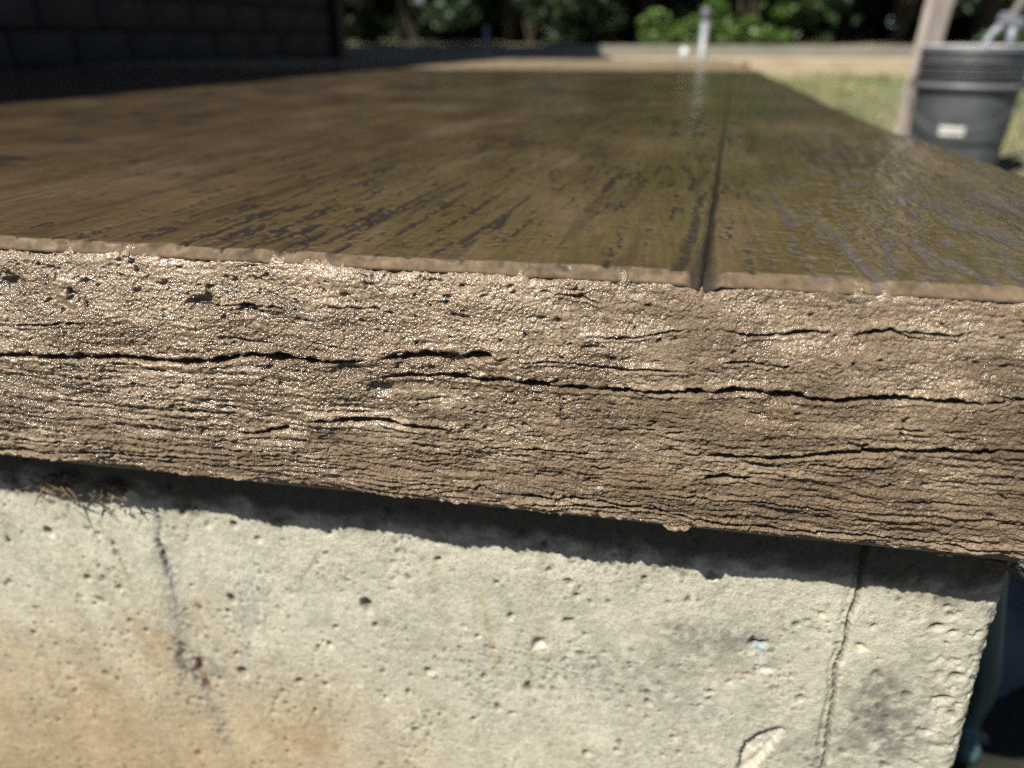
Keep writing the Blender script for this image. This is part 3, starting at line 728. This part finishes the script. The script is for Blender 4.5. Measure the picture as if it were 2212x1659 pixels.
    for x0, z0, rx, rz, dp in [(-.3155, .1694, .0018, .0026, .003), (-.344, .1592, .0012, .0016, .002), (-.1999, .1891, .0014, .0018, .002), (-.2103, .1374, .0016, .0028, .003),
                               (-.1306, .1458, .0024, .0036, .004), (-.2126, .0821, .0026, .0032, .003), (-.0989, .1052, .0016, .0018, .002), (-.1083, .0564, .0018, .0022, .003),
                               (-.2283, .1928, .0012, .002, .002), (-.214, .128, .001, .0014, .002), (-.0436, .1021, .002, .003, .0015), (-.147, .191, .0012, .0012, .002), (.012, .186, .001, .001, .0015),
                               (-.27, .105, .001, .0014, .002), (-.3, .06, .001, .0014, .002), (-.17, .06, .001, .0016, .002), (-.125, .08, .001, .0014, .002), (-.35, .09, .0013, .0013, .002), (-.09, .182, .0014, .0012, .002), (-.06, .172, .001, .001, .002), (-.02, .17, .001, .0012, .002), (-.155, .115, .0012, .0015, .002), (-.15, .128, .0014, .001, .002), (.02, .105, .0014, .0018, .002), (.035, .082, .0012, .0014, .002), (-.01, .06, .0016, .0018, .003), (-.06, .085, .0014, .0022, .002), (-.052, .082, .0016, .001, .002), (.05, .118, .0014, .0014, .002), (-.28, .135, .0012, .0014, .002), (-.3, .12, .001, .001, .002), (.142, .178, .0022, .0016, .002), (.149, .176, .0014, .001, .002), (.155, .15, .0022, .0018, .002), (.152, .135, .003, .0016, .0022), (.158, .125, .0016, .002, .002), (.148, .112, .0022, .0014, .002), (.144, .19, .0011, .0011, .0015)]:
        pit(x0, z0, rx * 1.15, rz * 1.1, dp * 1.3, (.09, .085, .07), .8, .3)  # pits darkened in colour too, adding to their own shade
    pit(-.0378, .1345, .0036, .0042, .003, (.33, .31, .27), .6); pit(-.0365, .1325, .0018, .0018, -.0022, (.55, .53, .5), .6)
    pit(-.0960, .1030, .002, .002, -.001, (.5, .38, .25), .5)
    # hole with blue paint
    pit(.0695, .1515, .0085, .0065, .0012, (.5, .5, .44), .3, 0, 2); pit(.0685, .1535, .0042, .0016, .003, (.10, .10, .09), .8, .15); pit(.0700, .1505, .0030, .0014, -.0006, (.24, .42, .46), .7, -.2)
    pit(.074, .138, .004, .0025, .0009, (.6, .57, .5), .6, .3); pit(.066, .133, .0018, .0014, .0012, (.42, .24, .13), .7)
    # triangular chips
    pit(.0942, .1768, .0020, .0013, .0014, (.42, .28, .18), .7, -.3); pit(.1135, .1615, .0026, .0016, .0016, (.50, .37, .22), .7, -.5); pit(.1085, .141, .001, .0012, .001, (.6, .4, .25), .7)
    # spalled patch low right
    fp = [(.070, .060), (.0695, .075), (.071, .087), (.0765, .0945), (.0845, .1005), (.0895, .100), (.0875, .092), (.084, .083), (.0795, .072), (.078, .058)]
    jx = Sg + .0012 * fbm(Sg * 260, Zg * 260, 323, 3); jz = Zg + .0012 * fbm(Sg * 260 + 9, Zg * 260, 324, 3)
    inside = np.zeros(Sg.shape, bool)
    for i in range(len(fp)):
        (xa, za), (xb, zb) = fp[i], fp[(i + 1) % len(fp)]
        cnd = ((za > jz) != (zb > jz)) & (jx < (xb - xa) * (jz - za) / (zb - za + 1e-12) + xa)
        inside ^= cnd
    h = h - np.where(inside, .0032 - .0012 * fbm(Sg * 170, Zg * 150, 325, 4, .6), 0)
    c = np.where(inside[..., None], c * .25 + .75 * np.array([.5, .46, .38]) * (1 + .4 * fbm(Sg * 160, Zg * 160, 326, 4))[..., None], c)
    # hundreds of small air holes
    rr = np.random.default_rng(3)
    wx = Sg + .0016 * fbm(Sg * 260, Zg * 260, 350, 3); wz = Zg + .0016 * fbm(Sg * 260 + 7, Zg * 260, 351, 3)
    for sc, r0, thr, dp, dk, sd in [(130, .17, .5, .0012, .62, 331), (290, .3, .5, .0006, .55, 332), (600, .36, .55, .0003, .3, 334), (62, .1, .4, .0020, .65, 333)]:
        g, gid = worley(wx * sc, wz * sc * .9, sd)
        rr_ = r0 * (.25 + 1.1 * ((gid - thr) / (1 - thr)) ** 2)
        pr = np.exp(-(g / np.maximum(rr_, .005)) ** 3) * (gid > thr) * sstep(-.15, .25, fbm(Sg * 22, Zg * 22, sd + 40, 3))
        h = h - dp * pr; c = c * (1 - dk * pr[..., None])  # holes darkened in the tint as well, to deepen their shade
    # fine dark and light speckle, in drifts
    drift = sstep(-.3, .5, fbm(Sg * 24, Zg * 30, 352, 4))
    sp = sstep(.15, .6, fbm(Sg * 520, Zg * 520, 353, 3)) * drift
    c = c * (1 - .42 * sp[..., None])
    sp = sstep(.2, .6, fbm(Sg * 380 + 40, Zg * 380, 354, 3)); c = c * (1 + .14 * sp[..., None])
    ec = edge * sstep(.2, .34, fbm(Sg * 130, Zg * 130, 355, 4)); h = h - .0008 * ec
    BX = bx[None] + nx[None] * h; BY = by[None] + ny[None] * h
    # the wall leans out slightly to its foot on the right side
    BX = BX + np.clip((.21 - Zg) * .06, 0, .02) * sstep(.10, .165, Sg)
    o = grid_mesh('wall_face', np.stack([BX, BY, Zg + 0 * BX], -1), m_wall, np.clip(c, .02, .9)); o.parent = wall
wall_build()
V, F = box_vf(-1.9, .12, .06, 2.5, -.22, .232); mesh_obj('wall_core', V, F, m_under, wall)

# splintered fibres caught between slab and wall
def fibres(name, cx, cz, n, spread, lmin, lmax, label, cat, y0=.018, down=.6, lumps=7):
    V = []; F = []
    for i in range(n):
        p = Vector((cx + random.gauss(0, spread), y0 + random.uniform(-.006, .004), cz + random.gauss(0, .002)))
        a = random.uniform(-1.2, 1.2); L = random.uniform(lmin, lmax)
        d = Vector((math.sin(a), random.uniform(-.5, .2), -math.cos(a) * down + .1)).normalized()
        q = p + d * L * .5 + Vector((random.uniform(-1, 1), 0, random.uniform(-1, 1))) * L * .1; e = p + d * L
        r = random.uniform(.0002, .0006)
        v, f = tube([p, q, e], [r, r * .8, r * .3], 5); k = len(V); V += v; F += [tuple(t + k for t in g) for g in f]
    for i in range(lumps):
        v, f = blob(random.uniform(.0015, .0032), i + n, 2); k = len(V); off = Vector((cx + random.gauss(0, spread * .7), y0, cz + random.uniform(-.0005, .004)))
        V += [Vector((u.x * 2.0, u.y, u.z * .7)) + off for u in v]; F += [tuple(t + k for t in g) for g in f]
    o = mesh_obj(name, V, F, m_fibre); tag(o, label, cat); return o
fibres('wood_fibre_clump', -.292, .209, 26, .010, .004, .012, 'brown splintered wood fibres caught under the slab at far left', 'debris')
fibres('straw_tuft', .160, .2225, 60, .008, .003, .009, 'orange-brown straw tuft stuck under the slab at the wall corner', 'debris', .022)
fibres('bark_splinters', -.262, .2075, 34, .006, .003, .008, 'dark lumpy bark splinters wedged above the pale wall right of the fibre clump', 'debris', .019, .5)

# ---------------------------------------------------------------- hose, sheet and gravel behind the wall corner
path = [(.30, .70, -.12), (.31, .5, -.135), (.312, .35, -.142), (.308, .25, -.145), (.309, .262, -.12), (.300, .243, -.075), (.289, .226, -.035), (.279, .22, -.0), (.274, .2225, .03), (.268, .227, .07), (.263, .237, .12), (.255, .26, .165), (.243, .295, .20), (.225, .345, .217), (.215, .41, .205), (.22, .52, .14), (.25, .64, .02), (.28, .77, -.10), (.34, .92, -.10)]
def smooth_path(p, n=8):
    p = [Vector(q) for q in p]; out = []
    for i in range(len(p) - 1):
        p0 = p[max(i - 1, 0)]; p1 = p[i]; p2 = p[i + 1]; p3 = p[min(i + 2, len(p) - 1)]
        for k in range(n):
            t = k / n
            out.append(.5 * ((2 * p1) + (-p0 + p2) * t + (2 * p0 - 5 * p1 + 4 * p2 - p3) * t * t + (-p0 + 3 * p1 - 3 * p2 + p3) * t ** 3))
    out.append(p[-1]); return out
V, F = tube(smooth_path(path), .0105, 14)
tag(mesh_obj('garden_hose', V, F, m_hose, None, True), 'dull teal garden hose looped beside the corner of the concrete wall', 'hose')
xs = np.linspace(.30, .75, 60); ys = np.linspace(.30, .72, 60); X, Y = np.meshgrid(xs, ys)
Z = gz(X, Y) + .035 + .045 * fbm(X * 6, Y * 6, 401, 4) * 1.2 + .02 * ridged(X * 9, Y * 9, 402)
Z = Z * 1 - .06 * (np.maximum(np.abs(X - .525) / .225, np.abs(Y - .51) / .21) ** 6)
o = grid_mesh('crumpled_sheet', np.stack([X, Y, Z], -1), m_sheet); tag(o, 'crumpled slate-blue plastic sheet on the shaded ground behind the wall corner', 'sheet')
V = []; F = []
for i in range(700):
    x = random.uniform(.19, 1.1); y = random.uniform(-.2, 1.2); r = random.uniform(.004, .012)
    v, f = blob(r, i, 1); k = len(V); b = Vector((x, y, float(gz(x, y)) + r * .3)); V += [u + b for u in v]; F += [tuple(t + k for t in g) for g in f]
o = mesh_obj('gravel', V, F, m_gravel, None, False); o['kind'] = 'stuff'; o['label'] = 'loose grey gravel on the ground beside the wall'

# ---------------------------------------------------------------- house at left
ha = math.atan(.105)
house = thing('house', 'dark brick house wall in shade along the left side of the slab', 'house', (-1.967, 0, 0), -ha)
HL = 3.62; HB = -1.6; HH = 2.86
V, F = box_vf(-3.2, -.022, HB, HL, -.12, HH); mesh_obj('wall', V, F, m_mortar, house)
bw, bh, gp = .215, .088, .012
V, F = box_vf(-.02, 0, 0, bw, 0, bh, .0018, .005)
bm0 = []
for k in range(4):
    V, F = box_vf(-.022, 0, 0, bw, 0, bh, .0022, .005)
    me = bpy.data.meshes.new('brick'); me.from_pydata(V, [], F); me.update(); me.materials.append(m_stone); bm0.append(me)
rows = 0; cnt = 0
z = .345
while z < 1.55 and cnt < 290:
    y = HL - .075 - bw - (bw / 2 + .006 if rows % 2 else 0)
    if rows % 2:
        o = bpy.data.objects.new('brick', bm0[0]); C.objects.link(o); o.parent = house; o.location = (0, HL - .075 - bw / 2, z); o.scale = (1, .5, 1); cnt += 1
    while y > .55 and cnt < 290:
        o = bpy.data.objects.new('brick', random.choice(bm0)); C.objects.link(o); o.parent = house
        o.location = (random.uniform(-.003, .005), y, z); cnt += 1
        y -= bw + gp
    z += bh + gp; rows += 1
V, F = box_vf(.0, .045, HL - .062, HL + .01, .16, HH - .1, 0, .006); mesh_obj('downspout', V, F, m_black, house)
V, F = box_vf(-3.4, -.27, HL + .16, HL + 2.1, HH + .003, HH + .1, 0, .01); mesh_obj('sun_blocker', V, F, m_roof, house)  # unseen slab added to cast shade over the left of the far timber
V, F = box_vf(-3.4, .10, HB - .15, HL + .15, HH + .003, HH + .1, 0, .01); mesh_obj('roof', V, F, m_roof, house)

# ---------------------------------------------------------------- yard edging
t1 = thing('landscape_timber', 'long tan sawn timber edging the far side of the lawn', 'timber', (.6, 5.15, float(gz(0, 5.15)) - .02))
V, F = box_vf(-5, 5, 0, .09, 0, .125, 0, .006); mesh_obj('beam', V, F, m_timber, t1)
V, F = blob(.02, 3); V = [Vector((v.x * 1.7, v.y * .15, v.z * 1.3)) for v in V]
m_knot = simple('dark_knot', (.06, .035, .02), (.12, .07, .04), 60, .8)
o = mesh_obj('knot', V, F, m_knot, t1, True); o.location = (-.055, -.001, .075)
t2 = thing('grey_board', 'weathered grey board lying level behind the tan timber', 'board', (.8, 6.9, float(gz(0, 6.9)) - .03))
V, F = box_vf(-5.5, 5.5, 0, .05, 0, .155, 0, .005); mesh_obj('plank', V, F, m_grey_board, t2)

def pipe(name, x, y, z0, z1, r, label, cap=True, m=m_pvc, cat='pipe', group=None):
    t = thing(name, label, cat, (x, y, z0), 0, group)
    V, F = lathe([(r * .9, z1 - z0 - .03), (r * .9, z1 - z0), (r, z1 - z0), (r, 0)], 24); F2 = [f[::-1] for f in F]
    mesh_obj('pipe_wall', V, F2, m, t, True)
    if cap:
        V, F = lathe([(.0001, .062), (r * 1.0, .06), (r * 1.12, .052), (r * 1.12, 0), (r * 1.02, 0)], 24); o = mesh_obj('pipe_cap', V, [f[::-1] for f in F], m_cap, t, True); o.location = (0, 0, z1 - z0 - .045)
    return t
pipe('standpipe', .235, 4.35, .12, .545, .021, 'upright white plastic standpipe with grey cap beyond the slab')
V, F = blob(.021, 8); o = mesh_obj('drain_fitting', V, F, m_white, None, True); o.location = (.13, 4.1, .345); o.scale = (1.1, 1, 1.15)
V2, F2 = None, None
tag(o, 'small round white plastic fitting on a stub beside the standpipe', 'fitting')
V, F = tube([(.0, 0, -.18), (0, 0, -.015)], .012, 12); oo = mesh_obj('stub', V, F, m_pvc, o, True)
pipe('stake', -1.30, 5.8, .2, .50, .019, 'short dull grey stake in front of the dark trees by the house corner', False, m_cap, 'stake')

# ---------------------------------------------------------------- bucket, tool and leaning board
BX, BY = .942, 2.40; BZ = float(gz(BX, BY)) + .006
bk = thing('bucket', 'black ribbed plastic bucket standing on the lawn with a white label', 'bucket', (BX, BY, BZ))
H = .372; rb, rt = .128, .148
def rad(z): return rb + (rt - rb) * z / H
prof = [(.0001, .004), (rb - .004, .004), (rb, .0), (rb + .001, .006)] + [(rad(z), z) for z in np.linspace(.02, .255, 8)] + [(rad(.262), .262)]
prof += [(rad(.30), .30), (rad(.37), .370), (rt - .003, H), (rt - .006, .365), (rb - .004, .02), (.0001, .012)]
V, F = lathe(prof, 56); mesh_obj('bucket_wall', V, F, m_bucket, bk, True)
m_rim = simple('pale_rim_plastic', (.08, .082, .09), (.13, .135, .14), 30, .45)  # bands paler than the bucket wall
for i, (z, th, ex) in enumerate([(.266, .018, .010), (.298, .005, .009), (.317, .005, .009), (.336, .005, .009), (.361, .008, .007)]):
    r = rad(z); V, F = lathe([(r - .001, z - th / 2), (r + ex, z - th / 2), (r + ex + .0015, z), (r + ex, z + th / 2), (r - .001, z + th / 2)], 56)
    mesh_obj('rim_band', V, F, m_rim if i else m_rim, bk, True)
m_ring = simple('pale_ring', (.3, .3, .3), (.5, .5, .49), 30, .8)  # pale ring along the top of the rim
V, F = lathe([(rt - .005, H + .0012), (rt - .0045, H + .007), (rt + .001, H + .005), (rt + .0015, H + .0012)], 56, True); mesh_obj('rim_ring', V, F, m_ring, bk, True)
# label, curved on the front-left
V = []; F = []
a0 = math.radians(-90 - 26 ) ; n = 10
for i in range(n + 1):
    a = a0 + (i / n) * .5 - .24
    for z in (.131, .156):
        r = rad(z) + .0012; V.append((r * math.cos(a), r * math.sin(a), z))
F = [(2 * i, 2 * i + 2, 2 * i + 3, 2 * i + 1) for i in range(n)]
o = mesh_obj('label', V, F, m_label, bk); sm = o.modifiers.new('thick', 'SOLIDIFY'); sm.thickness = .0008
# bail handle hanging to the front
pts = []
for i in range(25):
    t = i / 24 * math.pi; pts.append((-(rt + .014) * math.cos(t), -(.155 + .012) * math.sin(t), .275 - .13 * math.sin(t)))
V, F = tube(pts, .0026, 8); o = mesh_obj('bail_handle', V, F, m_wire, bk, True); o.rotation_euler = (0, 0, R(-24))
for s in (-1, 1):
    V, F = tube([(0, 0, 0), (.012, 0, 0)], .012, 12); o = mesh_obj('bail_ear', V, F, m_bucket, bk, True)
    a = R(-24) + (0 if s > 0 else math.pi); o.location = ((rt - .002) * math.cos(a), (rt - .002) * math.sin(a), .275); o.rotation_euler = (0, 0, a)

tool = thing('long_handled_tool', 'grey forked metal tool with pale shaft standing in the black bucket', 'tool', (BX - .06, BY - .01, BZ + .05), R(5))
lean = Matrix.Rotation(R(19), 4, 'Y')
def lt(V): return [lean @ Vector(v) for v in V]
V, F = tube([(-.036, 0, .0), (-.034, 0, .30), (-.030, 0, .37), (-.014, 0, .405)], [.011, .011, .012, .013], 10); mesh_obj('fork_arm', lt(V), F, m_metal, tool, True)
V, F = tube([(.036, 0, .0), (.034, 0, .30), (.030, 0, .37), (.014, 0, .405)], [.011, .011, .012, .013], 10); mesh_obj('fork_arm', lt(V), F, m_metal, tool, True)
V, F = box_vf(-.033, .033, -.014, .014, .400, .432, 0, .005); mesh_obj('yoke', lt(V), F, m_metal, tool)
V, F = tube([(0, 0, .43), (0, 0, .9), (0, 0, 1.35)], [.014, .015, .014], 14); mesh_obj('shaft', lt(V), F, m_pale, tool, True)
V, F = box_vf(.018, .050, -.025, -.012, .30, .36, 0, .003); mesh_obj('glint_plate', lt(V), F, m_chrome, tool)  # bright plate added to give the tool its glint

# leaning board: from the ground left of the bucket up and to the right
def px_free_board():
    t = thing('leaning_board', 'weathered pinkish-grey wooden board leaning upright behind the black bucket', 'board', (.832, 2.545, -.02))
    V, F = box_vf(-.036, .036, -.019, .019, 0, 1.5, 0, .003)
    M = Matrix.Rotation(R(4.0), 4, 'Y') @ Matrix.Rotation(R(-6), 4, 'X') @ Matrix.Rotation(R(24), 4, 'Z')
    mesh_obj('board', [M @ Vector(v) for v in V], F, m_post, t)
px_free_board()

# ---------------------------------------------------------------- foliage
def leaves(n, centres, size, seed, flat=.0):
    rr = np.random.default_rng(seed)
    cs = np.array(centres); k = rr.integers(0, len(cs), n)
    p = rr.normal(0, 1, (n, 3)); p /= np.linalg.norm(p, axis=1)[:, None]
    p *= (rr.random((n, 1)) ** .45)
    P = cs[k, :3] + p * cs[k, 3:6]
    u = rr.normal(0, 1, (n, 3)); u[:, 2] *= .6; u /= np.linalg.norm(u, axis=1)[:, None]
    v = np.cross(u, rr.normal(0, 1, (n, 3))); v /= np.linalg.norm(v, axis=1)[:, None]
    s = size * rr.uniform(.6, 1.4, (n, 1))
    a = P - u * s; b = P + v * s * .45; c = P + u * s; d = P - v * s * .45
    b[:, 2] += s[:, 0] * .12; d[:, 2] += s[:, 0] * .12
    return np.stack([a, b, c, d], 1).reshape(-1, 3)
def leaf_mesh(name, V, mt, parent):
    n = len(V) // 4
    me = bpy.data.meshes.new(name); me.vertices.add(len(V)); me.vertices.foreach_set('co', V.reshape(-1).astype(np.float32))
    me.loops.add(n * 4); me.loops.foreach_set('vertex_index', np.arange(n * 4, dtype=np.int32))
    me.polygons.add(n); me.polygons.foreach_set('loop_start', (np.arange(n) * 4).astype(np.int32)); me.update(calc_edges=True)
    me.materials.append(mt); o = bpy.data.objects.new(name, me); C.objects.link(o)
    if parent: o.parent = parent
    return o
def tree(x, y, hgt, cr, z_low, mt, label, seed, n=9000, ls=.10, group='trees behind the lawn'):
    rr = random.Random(seed); z0 = float(gz(x, y))
    t = thing('tree', label, 'tree', (x, y, z0), 0, group)
    pts = [(0, 0, -.1), (rr.uniform(-.1, .1), rr.uniform(-.1, .1), hgt * .35), (rr.uniform(-.25, .25), rr.uniform(-.2, .2), hgt * .65), (rr.uniform(-.3, .3), 0, hgt * .92)]
    V, F = tube(smooth_path(pts, 4), list(np.linspace(.17, .03, 13)), 10)
    for i in range(7):
        a = rr.uniform(0, 6.28); z = hgt * rr.uniform(.35, .8); L = cr * rr.uniform(.5, .9)
        v, f = tube([(0, 0, z), (math.cos(a) * L * .5, math.sin(a) * L * .5, z + L * .35), (math.cos(a) * L, math.sin(a) * L, z + L * .55)], [.06, .04, .012], 6)
        k = len(V); V += v; F += [tuple(q + k for q in g) for g in f]
    mesh_obj('trunk', V, F, m_bark, t, True)
    cs = []
    for i in range(34):
        a = rr.uniform(0, 6.28); q = rr.random() ** .5 * cr; z = rr.uniform(z_low, hgt)
        sc = math.sin(math.pi * min(1, max(.12, (z - z_low + .4) / (hgt - z_low + .8)))) ** .5
        r = rr.uniform(.35, .75)
        cs.append((math.cos(a) * q * sc, math.sin(a) * q * sc, z, r, r, r * .7))
    leaf_mesh('crown', leaves(n, cs, ls, seed), mt, t)
    return t
def bush(x, y, hgt, wd, mt, label, seed, n=5000, ls=.05, group='bushes along the edge of the woods'):
    rr = random.Random(seed); z0 = float(gz(x, y))
    t = thing('bush', label, 'bush', (x, y, z0), 0, group)
    V = []; F = []
    for i in range(5):
        a = rr.uniform(0, 6.28); v, f = tube([(0, 0, -.05), (math.cos(a) * wd * .2, math.sin(a) * wd * .2, hgt * .4), (math.cos(a) * wd * .4, math.sin(a) * wd * .3, hgt * .8)], [.02, .014, .005], 6)
        k = len(V); V += v; F += [tuple(q + k for q in g) for g in f]
    mesh_obj('stem', V, F, m_bark, t)
    cs = []
    for i in range(22):
        a = rr.uniform(0, 6.28); q = rr.random() ** .5 * wd; z = rr.uniform(.1, 1) * hgt
        r = rr.uniform(.14, .3) * max(.7, wd); cs.append((math.cos(a) * q, math.sin(a) * q * .7, z, r, r, r * .75))
    leaf_mesh('foliage', leaves(n, cs, ls, seed), mt, t)
    return t
TR = [(-7.5, 13, 8, 2.6), (-4.6, 12.2, 8.5, 2.7), (-2.4, 13.2, 9, 2.8), (-.2, 12.3, 8.2, 2.7), (2.1, 13.4, 9.2, 2.9), (4.6, 12.6, 8.4, 2.6), (7.0, 13.6, 9, 2.8), (9.6, 12.8, 8, 2.6), (-1.2, 16.5, 10, 3), (3.6, 17, 10.5, 3), (-5.5, 17, 10, 3), (8.2, 17, 10, 3)]
LB = ['leftmost tall dark tree beyond the house', 'dark leafy tree just right of the house corner', 'very dark tree left of the middle of the woods', 'dark tree straight behind the white standpipe', 'tall dark tree behind the bright bushes',
      'dark leafy tree behind the leaning board', 'tree behind the black bucket', 'rightmost dark tree of the front row', 'taller tree in the back row behind the slab', 'taller tree in the back row behind the standpipe', 'back row tree at the far left', 'back row tree at the far right']
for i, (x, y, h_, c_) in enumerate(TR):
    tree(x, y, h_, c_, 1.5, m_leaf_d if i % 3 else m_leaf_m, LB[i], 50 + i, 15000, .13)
BS = [(-5.6, 11.6, 2.2, 1.3, 0, 'dark bush beyond the far side of the house'), (-3.6, 11.4, 2.4, 1.3, 0, 'dark bush right of the black downspout'), (-1.9, 11.8, 2.3, 1.3, 0, 'very dark bush in the middle of the woods'),
      (-.7, 11.3, 2.4, 1.3, 0, 'dark bush left of the white standpipe'), (1.2, 12.0, 2.6, 1.4, 0, 'dark bush behind the bright green bushes'), (3.2, 11.7, 2.3, 1.3, 0, 'dark gap-filling bush left of the leaning board'),
      (5.4, 11.8, 2.5, 1.4, 0, 'dark bush behind the bucket'), (7.6, 11.9, 2.5, 1.4, 0, 'dark bush at the right end of the woods')]
for i, (x, y, h_, w_, k, l) in enumerate(BS): bush(x, y, h_, w_, m_leaf_d, l, 80 + i, 7000, .07)
bush(.95, 9.3, 1.15, .5, m_leaf_b, 'bright sunlit green bush right of the white standpipe', 95, 3500, .05)
bush(1.35, 9.6, 1.2, .42, m_leaf_m, 'mid-green sunlit bush right of the brightest bush', 96, 3000, .05)
bush(.25, 9.0, .32, .45, m_leaf_b, 'low yellow-green growth at the foot of the standpipe', 97, 2000, .04)
bush(3.55, 8.6, .95, .5, m_leaf_m, 'sunlit green bush between the board and the tool shaft', 98, 3000, .05)
bush(4.75, 8.8, .9, .5, m_leaf_b, 'bright green bush at the right edge behind the bucket', 99, 3000, .05)
bush(1.28, 2.05, .10, .12, m_weed, 'pale grey-green leafy weed at the foot of the bucket', 100, 260, .022, None)

cs = []
rq = random.Random(4)
for i in range(420):
    cs.append((rq.uniform(-17, 19), rq.uniform(18, 23), rq.uniform(.2, 10.5), 1.3, 1.0, 1.0))
o = leaf_mesh('woodland', leaves(130000, cs, .24, 700), m_leaf_d, None); o['kind'] = 'stuff'; o['label'] = 'dark dense woodland undergrowth behind the trees'
# thin grass on the lawn
rr = np.random.default_rng(9); n = 26000
x = rr.uniform(.25, 4, n); y = rr.uniform(.5, 7, n); keep = fbm(x * 2, y * 2, 500, 3) > -.25; x = x[keep]; y = y[keep]; n = len(x)
z = gz(x, y); hh = rr.uniform(.015, .05, n); a = rr.uniform(0, 6.28, n); wd = .0025
dx = np.cos(a) * wd; dy = np.sin(a) * wd; lx = rr.normal(0, .4, n) * hh; ly = rr.normal(0, .4, n) * hh
V = np.stack([np.stack([x - dx, y - dy, z - .005], 1), np.stack([x + dx, y + dy, z - .005], 1), np.stack([x + lx + dx * .3, y + ly + dy * .3, z + hh], 1), np.stack([x + lx - dx * .3, y + ly - dy * .3, z + hh * .97], 1)], 1).reshape(-1, 3)
m_grass = leafmat('grass_blade', (.10, .15, .04), (.30, .27, .13))
o = leaf_mesh('grass', V, m_grass, None); o['kind'] = 'stuff'; o['label'] = 'thin patchy green and straw-coloured grass on the lawn'
